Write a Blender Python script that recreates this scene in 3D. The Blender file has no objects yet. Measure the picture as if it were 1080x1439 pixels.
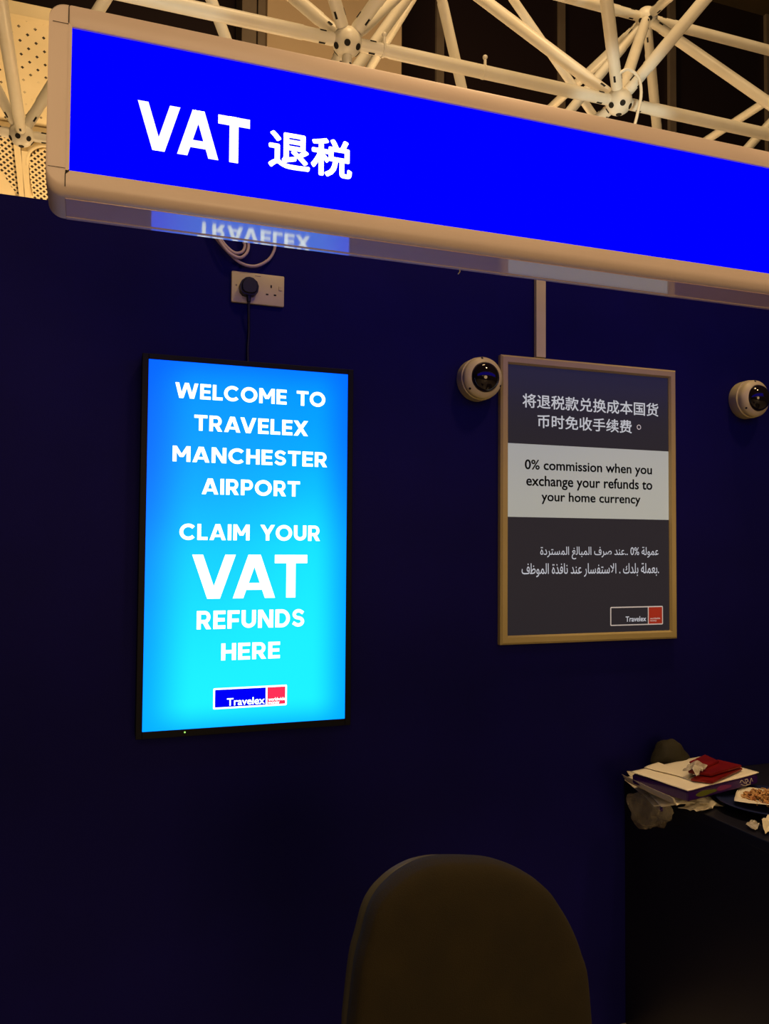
import bpy, bmesh, math, random
from mathutils import Vector, Matrix, noise
random.seed(7)
S = bpy.context.scene
C = S.collection

# ------------------------------------------------------------------ camera
F, YAW, PITCH, ROLL = 1168.74, 0.343246, 0.037868, 0.0073276
CAM = Vector((0, -2.25675, 1.5))
cy, sy, cp, sp = math.cos(YAW), math.sin(YAW), math.cos(PITCH), math.sin(PITCH)
fw = Vector((sy*cp, cy*cp, sp)); r0 = Vector((cy, -sy, 0)); u0 = r0.cross(fw)
rt = r0*math.cos(ROLL) + u0*math.sin(ROLL); up = -r0*math.sin(ROLL) + u0*math.cos(ROLL)
cd = bpy.data.cameras.new('camera'); cam = bpy.data.objects.new('camera', cd); C.objects.link(cam)
cd.sensor_fit = 'VERTICAL'; cd.sensor_height = 36.0; cd.lens = F/1439*36.0; cd.clip_start = .05; cd.clip_end = 100
m = Matrix.Identity(4)
for i in range(3):
    m[i][0], m[i][1], m[i][2], m[i][3] = rt[i], up[i], -fw[i], CAM[i]
cam.matrix_world = m
S.camera = cam

def ray(px, py): return fw + rt*((px-540)/F) - up*((py-719.5)/F)
def at(px, py, y):
    d = ray(px, py); return CAM + d*((y-CAM.y)/d.y)
def atz(px, py, z):
    d = ray(px, py); return CAM + d*((z-CAM.z)/d.z)
def atx(px, py, x):
    d = ray(px, py); return CAM + d*((x-CAM.x)/d.x)

# ------------------------------------------------------------------ materials
def mat(name, col, rough=.5, metal=0, ior=1.45, emit=None, k=0, alpha=1, trans=0, coat=0, sheen=0):
    M = bpy.data.materials.new(name); M.use_nodes = True
    b = M.node_tree.nodes['Principled BSDF']
    b.inputs['Base Color'].default_value = (*col, 1); b.inputs['Roughness'].default_value = rough
    b.inputs['Metallic'].default_value = metal; b.inputs['IOR'].default_value = ior
    b.inputs['Alpha'].default_value = alpha; b.inputs['Transmission Weight'].default_value = trans
    b.inputs['Coat Weight'].default_value = coat; b.inputs['Sheen Weight'].default_value = sheen
    if emit:
        b.inputs['Specular IOR Level'].default_value = .0 if k > .8 else .3
        b.inputs['Emission Color'].default_value = (*emit, 1); b.inputs['Emission Strength'].default_value = k
    return M
def nodes(M): return M.node_tree.nodes, M.node_tree.links, M.node_tree.nodes['Principled BSDF']
def noisy(M, c1, c2, scale=8, detail=4, bump=0, bscale=60, rough=None):
    n, l, b = nodes(M)
    tc = n.new('ShaderNodeTexCoord'); t = n.new('ShaderNodeTexNoise'); t.inputs['Scale'].default_value = scale; t.inputs['Detail'].default_value = detail
    l.new(tc.outputs['Object'], t.inputs['Vector'])
    r = n.new('ShaderNodeValToRGB'); r.color_ramp.elements[0].position = .3; r.color_ramp.elements[1].position = .7
    r.color_ramp.elements[0].color = (*c1, 1); r.color_ramp.elements[1].color = (*c2, 1)
    l.new(t.outputs['Fac'], r.inputs['Fac']); l.new(r.outputs['Color'], b.inputs['Base Color'])
    if bump:
        t2 = n.new('ShaderNodeTexNoise'); t2.inputs['Scale'].default_value = bscale; t2.inputs['Detail'].default_value = 5
        l.new(tc.outputs['Object'], t2.inputs['Vector'])
        bp = n.new('ShaderNodeBump'); bp.inputs['Strength'].default_value = bump; bp.inputs['Distance'].default_value = .002
        l.new(t2.outputs['Fac'], bp.inputs['Height']); l.new(bp.outputs['Normal'], b.inputs['Normal'])
    return M

navy = noisy(mat('navy_wall_paint', (.006, .003, .05), .7), (.0030, .0019, .070), (.0040, .0025, .090), 3, 5, .15, 300)
navy.node_tree.nodes['Principled BSDF'].inputs['Specular IOR Level'].default_value = .12
floor_m = noisy(mat('pale_bounce_floor', (.5, .45, .4), .5), (.42, .37, .32), (.56, .50, .44), 2, 6, .1, 100)  # floor is out of view; its pale colour bounces light under the sign
steel = noisy(mat('white_painted_steel', (.8, .76, .66), .38), (.76, .71, .58), (.82, .78, .68), 6, 4, .05, 80)
hole_m = mat('dark_bore', (.01, .008, .006), .8)
signpaint = noisy(mat('sign_frame_paint', (.72, .62, .58), .32), (.84, .68, .62), (.88, .72, .66), 5, 4, .04, 200)
under_m = mat('sign_underside_gloss', (.86, .60, .66), .05, 0, 2.5)
seam_m = mat('seam_dark', (.015, .01, .01), .7)
blue_em = mat('sign_blue_backlit', (0, 0, .02), .4, emit=(0, 0, 1), k=1.35)
white_em = mat('sign_white_lettering', (.9, .9, .9), .4, emit=(1, 1, 1), k=1.25)
scr_white = mat('screen_white', (.2, .2, .2), .4, emit=(.86, 1, 1), k=2.0)
scr_blue = mat('screen_logo_blue', (0, 0, .1), .4, emit=(0, 0, 1), k=.95)
scr_red = mat('screen_logo_red', (.1, 0, 0), .4, emit=(1, .03, .10), k=1.0)
tv_black = mat('tv_black_plastic', (.0025, .0025, .006), .5); tv_black.node_tree.nodes['Principled BSDF'].inputs['Specular IOR Level'].default_value = .15
led = mat('led_green', (0, .3, 0), .4, emit=(.5, 1, .2), k=1.0)
alu = noisy(mat('poster_frame_metal', (.50, .40, .26), .42, .1), (.44, .35, .14), (.50, .40, .17), 4, 4)
plastic_w = noisy(mat('white_plastic', (.72, .66, .52), .4), (.66, .57, .24), (.72, .63, .28), 9, 3)
dome_glass = mat('smoked_dome', (.012, .008, .006), .06, 0, 1.6)
lens_m = mat('lens_black', (.004, .004, .004), .1)
black_p = mat('black_plug_plastic', (.008, .008, .008), .45)
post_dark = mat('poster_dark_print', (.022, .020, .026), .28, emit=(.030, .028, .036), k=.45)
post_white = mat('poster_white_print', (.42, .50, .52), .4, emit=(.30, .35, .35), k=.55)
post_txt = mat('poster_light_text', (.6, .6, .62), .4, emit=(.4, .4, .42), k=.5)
post_ink = mat('poster_ink', (.05, .052, .05), .4)
post_red = mat('poster_red', (.36, .035, .018), .4, emit=(.35, .03, .015), k=.35)
cabw = mat('grey_cable_sheath', (.55, .44, .34), .45)
fabric = noisy(mat('olive_brown_upholstery', (.05, .036, .008), .95), (.014, .009, .0007), (.020, .013, .0011), 14, 6, .5, 700)
shell_m = mat('chair_shell', (.07, .065, .05), .4)
chair_blk = mat('chair_black_plastic', (.012, .012, .012), .5)
counter_m = noisy(mat('dark_counter_laminate', (.006, .006, .014), .45), (.004, .004, .011), (.007, .007, .016), 4, 4)
paper = noisy(mat('cream_paper', (.72, .66, .52), .7), (.60, .53, .38), (.76, .70, .56), 22, 5, .4, 60)
paper_w = noisy(mat('white_paper', (.82, .76, .62), .55), (.78, .72, .58), (.84, .79, .66), 6, 3)
purple = mat('purple_print', (.03, .006, .10), .3)
red_m = noisy(mat('red_cover', (.2, .005, .004), .4), (.13, .003, .003), (.20, .006, .005), 16, 4)
foil = noisy(mat('clear_wrap', (.6, .55, .45), .15, alpha=.6), (.35, .30, .24), (.75, .7, .6), 60, 5, .8, 90)
plate_m = mat('navy_plate_glaze', (.012, .018, .065), .35)
cream = noisy(mat('cream_ceiling_metal', (.78, .66, .42), .5), (.74, .62, .38), (.82, .70, .46), 3, 5)
tanw = noisy(mat('tan_plaster', (.70, .52, .34), .7), (.68, .50, .32), (.73, .55, .36), 2, 4)
greyb = noisy(mat('grey_brown_metal', (.22, .17, .12), .5), (.20, .15, .11), (.24, .19, .14), 3, 4)
glaz = mat('dark_glazing', (.022, .013, .014), .35)
brownm = noisy(mat('brown_beam_paint', (.05, .032, .013), .7), (.045, .03, .012), (.06, .038, .015), 2, 4)
olive = noisy(mat('dark_olive_cloth', (.04, .035, .015), .8), (.012, .010, .003), (.024, .020, .006), 18, 5, .6, 200)

# screen picture: blue to cyan, darker towards the edges (object space = metres on the panel)
SX0, SX1, SZ1 = at(209, 506, -.05).x, at(488.5, 525, -.05).x, (at(210, 506, -.05).z + at(489, 525, -.05).z)/2
SZ0 = (at(203, 1028, -.05).z + at(488, 1010, -.05).z)/2
def screen_material():
    M = mat('screen_picture', (0, 0, .01), .3)
    n, l, b = nodes(M); b.inputs['Specular IOR Level'].default_value = .05
    tc = n.new('ShaderNodeTexCoord'); sx = n.new('ShaderNodeSeparateXYZ'); l.new(tc.outputs['Object'], sx.inputs[0])
    def mr(src, a, c, d=0, e=1):
        q = n.new('ShaderNodeMapRange'); q.interpolation_type = 'SMOOTHSTEP'
        for i, v in zip((1, 2, 3, 4), (a, c, d, e)): q.inputs[i].default_value = v
        l.new(src, q.inputs[0]); return q.outputs[0]
    def mth(op, a, c):
        q = n.new('ShaderNodeMath'); q.operation = op
        for i, v in enumerate((a, c)):
            if isinstance(v, (int, float)): q.inputs[i].default_value = v
            else: l.new(v, q.inputs[i])
        return q.outputs[0]
    X, Z = sx.outputs[0], sx.outputs[2]
    W, H = SX1-SX0, SZ1-SZ0
    t = mth('ADD', mth('DIVIDE', Z, H), mth('MULTIPLY', mth('DIVIDE', X, W), -.16))      # ~0 bottom .. 1 top
    nz = n.new('ShaderNodeTexNoise'); nz.inputs['Scale'].default_value = 3.2; nz.inputs['Detail'].default_value = 0; l.new(tc.outputs['Object'], nz.inputs['Vector'])
    t = mth('ADD', t, mth('MULTIPLY', mth('SUBTRACT', nz.outputs['Fac'], .5), .22))
    cr = n.new('ShaderNodeValToRGB'); e = cr.color_ramp; e.interpolation = 'B_SPLINE'
    e.elements[0].position = 0; e.elements[0].color = (.012, .92, 1, 1); e.elements[1].position = 1; e.elements[1].color = (0, .27, 1, 1)
    for p, c in ((.28, (.006, .82, 1, 1)), (.5, (.0, .50, 1, 1)), (.75, (0, .36, 1, 1))):
        q = e.elements.new(p); q.color = c
    l.new(t, cr.inputs[0])
    sc = n.new('ShaderNodeSeparateColor'); l.new(cr.outputs[0], sc.inputs[0])
    ex = mth('MULTIPLY', mr(X, -.01, .13), mr(X, W+.01, W-.10))
    ez = mth('MULTIPLY', mr(Z, -.03, .07), mr(Z, H+.05, H-.08))
    ed = mth('ADD', mth('MULTIPLY', mth('MULTIPLY', ex, ez), .52), .48)
    g = mth('DIVIDE', mth('MULTIPLY', sc.outputs[1], ed), 2.0)
    r = mth('DIVIDE', mth('MULTIPLY', sc.outputs[0], mth('MULTIPLY', ex, ez)), 2.0)
    cc = n.new('ShaderNodeCombineColor'); l.new(r, cc.inputs[0]); l.new(g, cc.inputs[1]); cc.inputs[2].default_value = 1
    l.new(cc.outputs[0], b.inputs['Emission Color']); b.inputs['Emission Strength'].default_value = 2.0
    return M

def perforated(name, small):
    M = noisy(mat(name, (.78, .66, .42), .5), (.74, .62, .38), (.82, .70, .46), 3, 5)
    n, l, b = nodes(M)
    base = b.inputs['Base Color'].links[0].from_socket
    tc = n.new('ShaderNodeTexCoord'); sx = n.new('ShaderNodeSeparateXYZ'); l.new(tc.outputs['Object'], sx.inputs[0])
    def mth(op, a, c=0.0):
        q = n.new('ShaderNodeMath'); q.operation = op
        for i, v in enumerate((a, c)):
            if isinstance(v, (int, float)): q.inputs[i].default_value = v
            else: l.new(v, q.inputs[i])
        return q.outputs[0]
    u = mth('DIVIDE', sx.outputs[0], .052 if small else .027); v = mth('DIVIDE', sx.outputs[1], .062 if small else .036)
    s = mth('FRACT', mth('MULTIPLY', mth('ADD', u, v), .5)); t = mth('FRACT', mth('MULTIPLY', mth('SUBTRACT', u, v), .5))
    k = .24 if small else .56
    h = mth('MULTIPLY', mth('LESS_THAN', s, k), mth('LESS_THAN', t, k))
    if small:   # noise fades out many of the small holes
        nz = n.new('ShaderNodeTexNoise'); nz.inputs['Scale'].default_value = 2.6; nz.inputs['Detail'].default_value = 5
        l.new(tc.outputs['Object'], nz.inputs['Vector'])
        h = mth('MULTIPLY', h, mth('MULTIPLY', mth('SUBTRACT', nz.outputs['Fac'], .40), 9)); 
    mx = n.new('ShaderNodeMix'); mx.data_type = 'RGBA'; mx.clamp_factor = True
    l.new(h, mx.inputs['Factor']); l.new(base, mx.inputs['A']); mx.inputs['B'].default_value = (.02, .012, .006, 1)
    l.new(mx.outputs['Result'], b.inputs['Base Color'])
    return M

# ------------------------------------------------------------------ mesh helpers
def link(name, bm, mats, parent=None, smooth=False, origin=None):
    me = bpy.data.meshes.new(name)
    if origin is not None: bmesh.ops.translate(bm, vec=-Vector(origin), verts=bm.verts)
    bmesh.ops.recalc_face_normals(bm, faces=bm.faces)
    bm.to_mesh(me); bm.free()
    for q in (mats if isinstance(mats, (list, tuple)) else [mats]): me.materials.append(q)
    o = bpy.data.objects.new(name, me); C.objects.link(o)
    if origin is not None: o.location = origin
    if smooth:
        for p in me.polygons: p.use_smooth = True
        if smooth != 'all':
            me.set_sharp_from_angle(angle=math.radians(35))
    if parent is not None:
        o.parent = parent
        o.matrix_parent_inverse = parent.matrix_world.inverted() if parent.matrix_world != Matrix.Identity(4) else Matrix.Translation(-parent.location)
        if parent.type == 'MESH' and parent.parent is not None:
            o.matrix_parent_inverse = Matrix.Translation(-wloc(parent))
    return o
def wloc(o):
    v = Vector(o.location)
    if o.parent is not None: v = o.matrix_parent_inverse @ v; v = v + wloc(o.parent)
    return v
def thing(name, label, cat, loc=(0, 0, 0), group=None):
    o = bpy.data.objects.new(name, None); C.objects.link(o); o.location = loc; o.empty_display_size = .05
    return tag(o, label, cat, group)
def tag(o, label, cat, group=None, kind=None):
    o['label'] = label; o['category'] = cat
    if group: o['group'] = group
    if kind: o['kind'] = kind
    return o
def struct(o, label=None):
    o['kind'] = 'structure'
    if label: o['label'] = label
    return o
def box(bm, x0, x1, y0, y1, z0, z1, bev=0, mi=0, seg=2):
    r = bmesh.ops.create_cube(bm, size=1)
    vs = r['verts']
    bmesh.ops.scale(bm, vec=(x1-x0, y1-y0, z1-z0), verts=vs); bmesh.ops.translate(bm, vec=((x0+x1)/2, (y0+y1)/2, (z0+z1)/2), verts=vs)
    fs = list({f for v in vs for f in v.link_faces})
    for f in fs: f.material_index = mi
    if bev:
        es = list({e for v in vs for e in v.link_edges})
        rr = bmesh.ops.bevel(bm, geom=es, offset=bev, segments=seg, affect='EDGES', profile=.5)
        for f in rr['faces']: f.material_index = mi
def frame_axes(d):
    d = d.normalized(); a = Vector((0, 0, 1)) if abs(d.z) < .9 else Vector((1, 0, 0))
    x = d.cross(a).normalized(); return x, x.cross(d).normalized()
def lathe(bm, o, d, prof, n=24, mi=0, squash=None):
    """prof: list of (distance along d, radius)"""
    o = Vector(o); d = Vector(d).normalized(); x, y = frame_axes(d); rings = []
    for t, r in prof:
        c = o + d*t
        if r < 1e-6: rings.append([bm.verts.new(c)])
        else: rings.append([bm.verts.new(c + (x*math.cos(a)+y*math.sin(a))*r) for a in (2*math.pi*i/n for i in range(n))])
    for A, B in zip(rings, rings[1:]):
        for i in range(n):
            j = (i+1) % n
            if len(A) == 1 and len(B) == 1: continue
            if len(A) == 1: f = bm.faces.new((A[0], B[j], B[i]))
            elif len(B) == 1: f = bm.faces.new((A[i], A[j], B[0]))
            else: f = bm.faces.new((A[i], A[j], B[j], B[i]))
            f.material_index = mi
    for Rg in (rings[0], rings[-1]):
        if len(Rg) > 1:
            f = bm.faces.new(Rg); f.material_index = mi
def rod(bm, a, b, r, n=16, mi=0):
    a, b = Vector(a), Vector(b); lathe(bm, a, b-a, [(0, r), ((b-a).length, r)], n, mi)
def smoothpath(pts, k=8):
    P = [Vector(p) for p in pts]; out = []
    for i in range(len(P)-1):
        p0 = P[max(i-1, 0)]; p1 = P[i]; p2 = P[i+1]; p3 = P[min(i+2, len(P)-1)]
        for s in range(k):
            t = s/k
            out.append(.5*((2*p1)+(p2-p0)*t+(2*p0-5*p1+4*p2-p3)*t*t+(-p0+3*p1-3*p2+p3)*t**3))
    out.append(P[-1]); return out
def cable(bm, pts, r, n=10, k=8, mi=0):
    P = smoothpath(pts, k); rings = []; px = None
    for i, p in enumerate(P):
        d = (P[min(i+1, len(P)-1)] - P[max(i-1, 0)]).normalized()
        if px is None: x, y = frame_axes(d)
        else:
            x = (px - d*px.dot(d)).normalized(); y = d.cross(x).normalized()
        px = x
        rings.append([bm.verts.new(p + (x*math.cos(a)+y*math.sin(a))*r) for a in (2*math.pi*q/n for q in range(n))])
    for A, B in zip(rings, rings[1:]):
        for i in range(n):
            j = (i+1) % n; bm.faces.new((A[i], A[j], B[j], B[i])).material_index = mi
    for Rg in (rings[0], rings[-1]): bm.faces.new(Rg).material_index = mi
def prism(bm, pts, thick, mi=0):
    """pts: polygon of 3D points; thick: extrusion Vector"""
    A = [bm.verts.new(Vector(p)) for p in pts]; B = [bm.verts.new(Vector(p)+Vector(thick)) for p in pts]
    bm.faces.new(A).material_index = mi; bm.faces.new(B[::-1]).material_index = mi
    n = len(A)
    for i in range(n):
        j = (i+1) % n; bm.faces.new((A[i], B[i], B[j], A[j])).material_index = mi
def rrect(x0, x1, z0, z1, r, y, n=5):
    out = []
    for cx, cz, a0 in ((x1-r, z1-r, 0), (x0+r, z1-r, 90), (x0+r, z0+r, 180), (x1-r, z0+r, 270)):
        for i in range(n+1):
            a = math.radians(a0+90*i/n); out.append(Vector((cx+r*math.cos(a), y, cz+r*math.sin(a))))
    return out
def sheet(bm, c, nx=18, ny=26, th=.0006, amp=0, fr=8, curl=None, mi=0, seed=0, jag=0, droop=0):
    """warped sheet through four corners c (going round), with thickness"""
    c = [Vector(q) for q in c]; g = []
    for i in range(nx+1):
        row = []
        for j in range(ny+1):
            u, v = i/nx, j/ny
            p = (c[0]*(1-u)+c[1]*u)*(1-v) + (c[3]*(1-u)+c[2]*u)*v
            q = p*fr + Vector((seed, seed*2.1, 0))
            if amp: p = p + Vector((noise.noise(q)*jag, noise.noise(q+Vector((9, 3, 1)))*jag, abs(noise.noise(q+Vector((0, 0, 5))))*amp*2))
            if curl: p = p + Vector(curl(u, v))
            if droop and p.x < 1.625: p.z -= droop*(1.625-p.x)**2
            row.append(p)
        g.append(row)
    T = [[bm.verts.new(p) for p in row] for row in g]; B = [[bm.verts.new(p-Vector((0, 0, th))) for p in row] for row in g]
    for i in range(nx):
        for j in range(ny):
            bm.faces.new((T[i][j], T[i+1][j], T[i+1][j+1], T[i][j+1])).material_index = mi
            bm.faces.new((B[i][j], B[i][j+1], B[i+1][j+1], B[i+1][j])).material_index = mi
    ring = [(i, 0) for i in range(nx)]+[(nx, j) for j in range(ny)]+[(i, ny) for i in range(nx, 0, -1)]+[(0, j) for j in range(ny, 0, -1)]
    for k in range(len(ring)):
        a, b = ring[k], ring[(k+1) % len(ring)]
        bm.faces.new((T[a[0]][a[1]], B[a[0]][a[1]], B[b[0]][b[1]], T[b[0]][b[1]])).material_index = mi

# ------------------------------------------------------------------ lettering
def outlines(o, c):
    """fill every outer contour with its own holes, so overlapping contours do not cancel out"""
    dg_ = bpy.context.evaluated_depsgraph_get()
    cu = o.evaluated_get(dg_).to_curve(dg_, apply_modifiers=False)
    polys = []
    for sp in cu.splines:
        P = sp.bezier_points; pts = []; n = len(P)
        if n == 0: pts = [(q.co.x, q.co.y) for q in sp.points]
        for i in range(n):
            a, b = P[i], P[(i+1) % n]
            for k in range(5):
                t = k/5; u = 1-t
                q = a.co*u**3+a.handle_right*3*u*u*t+b.handle_left*3*u*t*t+b.co*t**3
                if not pts or (abs(q.x-pts[-1][0])+abs(q.y-pts[-1][1])) > 1e-6: pts.append((q.x, q.y))
        if len(pts) > 2: polys.append(pts)
    o.to_curve_clear(); bpy.data.objects.remove(o); bpy.data.curves.remove(c)
    ar = lambda p: sum(p[i][0]*p[(i+1) % len(p)][1]-p[(i+1) % len(p)][0]*p[i][1] for i in range(len(p)))/2
    def inside(pt, p):
        r = False
        for i in range(len(p)):
            (x1, y1), (x2, y2) = p[i], p[i-1]
            if (y1 > pt[1]) != (y2 > pt[1]) and pt[0] < (x2-x1)*(pt[1]-y1)/(y2-y1)+x1: r = not r
        return r
    def hole(p): return any(q is not p and abs(ar(q)) > abs(ar(p)) and ar(q)*ar(p) < 0 and inside(p[0], q) for q in polys)
    holes = [p for p in polys if hole(p)]; outs = [p for p in polys if not hole(p)]
    vs, fs = [], []
    for p in outs:
        hs = [h for h in holes if inside(h[0], p)]
        loops = [[Vector((x, y, 0)) for x, y in q] for q in [p]+hs]
        base = len(vs)
        from mathutils.geometry import tessellate_polygon
        tri = tessellate_polygon(loops)
        for q in loops: vs += [(v.x, v.y) for v in q]
        fs += [tuple(base+i for i in t) for t in tri]
    return vs, fs
def glyphs(s, off=0, sc=1.0):
    c = bpy.data.curves.new('t', 'FONT'); c.body = s; c.offset = off; c.resolution_u = 4; c.space_character = sc
    o = bpy.data.objects.new('t', c); C.objects.link(o)
    bpy.context.view_layer.update()
    if any(ord(ch) > 0xFE00 for ch in s): return outlines(o, c)
    me = bpy.data.meshes.new_from_object(o.evaluated_get(bpy.context.evaluated_depsgraph_get()))
    vs = [(v.co.x, v.co.y) for v in me.vertices]; fs = [tuple(p.vertices) for p in me.polygons]
    bpy.data.objects.remove(o); bpy.data.curves.remove(c); bpy.data.meshes.remove(me)
    return vs, fs
CAPH = .727
# bold geometric capitals drawn stroke by stroke (unit cap height)
def thick(path, w, closed=False):
    n = len(path); L, Rr = [], []
    for i in range(n):
        a = path[(i-1) % n] if closed or i else path[0]; b = path[(i+1) % n] if closed or i < n-1 else path[-1]
        dx, dy = b[0]-a[0], b[1]-a[1]; l = math.hypot(dx, dy); nx, ny = -dy/l, dx/l
        L.append((path[i][0]+nx*w/2, path[i][1]+ny*w/2)); Rr.append((path[i][0]-nx*w/2, path[i][1]-ny*w/2))
    return [[L[i], L[(i+1) % n], Rr[(i+1) % n], Rr[i]] for i in range(n if closed else n-1)]
def el(cx, cy_, rx, ry, a0, a1, n=20): return [(cx+rx*math.cos(math.radians(a0+(a1-a0)*i/n)), cy_+ry*math.sin(math.radians(a0+(a1-a0)*i/n))) for i in range(n+1)]
SW, SH = .215, .195
def rc(x0, y0, x1, y1): return [[(x0, y0), (x1, y0), (x1, y1), (x0, y1)]]
def dg(x0, y0, x1, y1, w=.235): return [[(x0, y0), (x0+w, y0), (x1+w, y1), (x1, y1)]]
def letter(ch):
    s, h = SW, SH
    if ch == 'T': return .76, rc(0, 1-h, .76, 1)+rc(.38-s/2, 0, .38+s/2, 1)
    if ch == 'H': return .78, rc(0, 0, s, 1)+rc(.78-s, 0, .78, 1)+rc(0, .5-h/2, .78, .5+h/2)
    if ch == 'E': return .64, rc(0, 0, s, 1)+rc(0, 0, .64, h)+rc(0, 1-h, .64, 1)+rc(0, .5-h/2, .60, .5+h/2)
    if ch == 'F': return .64, rc(0, 0, s, 1)+rc(0, 1-h, .64, 1)+rc(0, .45-h/2, .60, .45+h/2)
    if ch == 'L': return .60, rc(0, 0, s, 1)+rc(0, 0, .60, h)
    if ch == 'I': return s, rc(0, 0, s, 1)
    if ch == 'A': return .96, dg(0, 0, .34, 1)+dg(.725, 0, .385, 1)+rc(.34, 1-.12, .62, 1)+rc(.18, .19, .78, .35)
    if ch == 'V': return .96, dg(.34, 0, 0, 1)+dg(.385, 0, .725, 1)+rc(.35, 0, .61, .12)
    if ch == 'W': return 1.36, dg(.24, 0, 0, 1, .22)+dg(.27, 0, .56, 1, .22)+dg(.87, 0, .58, 1, .22)+dg(.90, 0, 1.14, 1, .22)
    if ch == 'M': return .98, rc(0, 0, s, 1)+rc(.98-s, 0, .98, 1)+dg(.385, .30, 0, 1, .22)+dg(.375, .30, .76, 1, .22)
    if ch == 'N': return .84, rc(0, 0, s, 1)+rc(.84-s, 0, .84, 1)+dg(.59, 0, 0, 1, .25)
    if ch == 'X': return .90, dg(.64, 0, 0, 1, .26)+dg(0, 0, .64, 1, .26)
    if ch == 'Y': return .90, dg(.34, .40, 0, 1, .25)+dg(.31, .40, .65, 1, .25)+rc(.45-s/2, 0, .45+s/2, .46)
    r = .51-s/2
    if ch == 'O': return 1.02, thick(el(.51, .5, r, r, 0, 360, 32)[:-1], s, True)
    if ch == 'C': return .92, thick(el(.51, .5, r, r, 42, 318, 26), s)
    if ch == 'U': return .78, thick([(s/2, 1), (s/2, .42)]+el(.39, .39, .39-s/2, .39-s/2-.015, 180, 360, 16)[1:-1]+[(.78-s/2, .42), (.78-s/2, 1)], s)
    if ch == 'D': return .82, rc(0, 0, s, 1)+thick([(s*.5, 1-h/2), (.36, 1-h/2)]+el(.36, .5, .46-s/2, .5-h/2, 84, -84, 18)+[(.36, h/2), (s*.5, h/2)], .205)
    if ch in 'PR':
        b = rc(0, 0, s, 1)+thick([(s*.5, 1-h/2), (.42, 1-h/2)]+el(.42, .66, .29-s/2+.02, .34-h/2, 84, -84, 14)+[(.42, .32+h/2), (s*.5, .32+h/2)], .19)
        return (.72, b) if ch == 'P' else (.76, b+dg(.50, 0, .28, .40, .26))
    if ch == 'S':
        return .70, thick([(.63, .78)]+el(.36, .705, .235, .20, 40, 250, 14)+[(.36, .505)]+el(.355, .30, .24, .20, 70, -140, 14)+[(.06, .24)], .19)
    return .42, []
KERN = {'AV': -.12, 'VA': -.17, 'AT': -.13, 'TA': -.1, 'RT': -.02, 'RA': .0, 'LC': -.03, 'LA': .0, 'CL': .0, 'EX': -.04, 'TR': .0, 'TO': -.03, 'YO': -.06, 'RY': -.02}
def strokes(s_):
    vs, fs, x = [], [], 0
    for i, ch in enumerate(s_):
        w, quads = letter(ch)
        for q in quads:
            fs.append(tuple(range(len(vs), len(vs)+4))); vs += [(x+a, b*CAPH/CAPH) for a, b in q]
        x += w+.115
        if s_[i:i+2] in KERN: x += KERN[s_[i:i+2]]
    return vs, fs
def lettering(name, s, y, m_, parent, x0, x1, zb=None, zt=None, base=None, cap=None, off=0, sc=1.0, depth=.0006, bold=False):
    """flat letters on the plane y, fitted to x0..x1 and either a bounding box zb..zt or a baseline + cap height"""
    vs, fs = strokes(s) if bold else glyphs(s, 0, sc)
    if off:
        n0 = len(vs); v0, f0 = vs, fs; vs, fs = [], []
        for q in range(8):
            a_ = 2*math.pi*q/8
            fs += [tuple(i+len(vs) for i in f) for f in f0]; vs += [(v[0]+off*math.cos(a_), v[1]+off*math.sin(a_)) for v in v0]
    ax, bx = min(v[0] for v in vs), max(v[0] for v in vs); az, bz = min(v[1] for v in vs), max(v[1] for v in vs)
    kx = (x1-x0)/(bx-ax)
    if base is None: kz = (zt-zb)/(bz-az); oz = zb-az*kz
    else: kz = (cap-base)/CAPH; oz = base
    bm = bmesh.new()
    V = [bm.verts.new((x0+(v[0]-ax)*kx, y-depth, oz+v[1]*kz)) for v in vs]
    for f in fs:
        try: bm.faces.new([V[i] for i in f])
        except ValueError: pass
    r = bmesh.ops.extrude_face_region(bm, geom=list(bm.faces))
    bmesh.ops.translate(bm, vec=(0, depth*.8, 0), verts=[v for v in r['geom'] if isinstance(v, bmesh.types.BMVert)])
    return link(name, bm, m_, parent)
def T2(name, s, y, m_, parent, TL, BR, **k):
    a, b = at(*TL, y), at(*BR, y); return lettering(name, s, y, m_, parent, a.x, b.x, zb=b.z, zt=a.z, **k)
def T3(name, s, y, m_, parent, BL, BRt, top, **k):
    a, b, t = at(*BL, y), at(*BRt, y), at(*top, y)
    return lettering(name, s, y, m_, parent, a.x, b.x, base=(a.z+b.z)/2, cap=t.z, **k)
AR = {'ا': (0xFE8D, 2), 'ب': (0xFE8F, 4), 'ة': (0xFE93, 2), 'ت': (0xFE95, 4), 'د': (0xFEA9, 2), 'ذ': (0xFEAB, 2), 'ر': (0xFEAD, 2), 'س': (0xFEB1, 4),
      'ص': (0xFEB9, 4), 'ظ': (0xFEC5, 4), 'ع': (0xFEC9, 4), 'غ': (0xFECD, 4), 'ف': (0xFED1, 4), 'ك': (0xFED9, 4), 'ل': (0xFEDD, 4), 'م': (0xFEE1, 4),
      'ن': (0xFEE5, 4), 'و': (0xFEED, 2), 'ي': (0xFEF1, 4), 'ﻻ': (0xFEFB, 2)}
def arab(w):
    w = w.replace('لا', 'ﻻ'); out = []
    for i, ch in enumerate(w):
        code, n = AR[ch]
        prev = i > 0 and AR[w[i-1]][1] == 4; nxt = i < len(w)-1 and n == 4
        out.append(chr(code + (3 if prev and nxt else 2 if nxt else 1 if prev else 0)))
    return ''.join(out[::-1])

# ================================================================== THE SETTING
bm = bmesh.new(); box(bm, -6, 9, -6, 12, -.1, 0); struct(link('floor', bm, floor_m), 'unseen concourse floor made pale to bounce light up')
WT = 2.369
bm = bmesh.new(); box(bm, -3.2, 3.4, 0, .12, 0, WT, .002); struct(link('wall_back', bm, navy), 'navy blue partition wall behind the booth')

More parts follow.
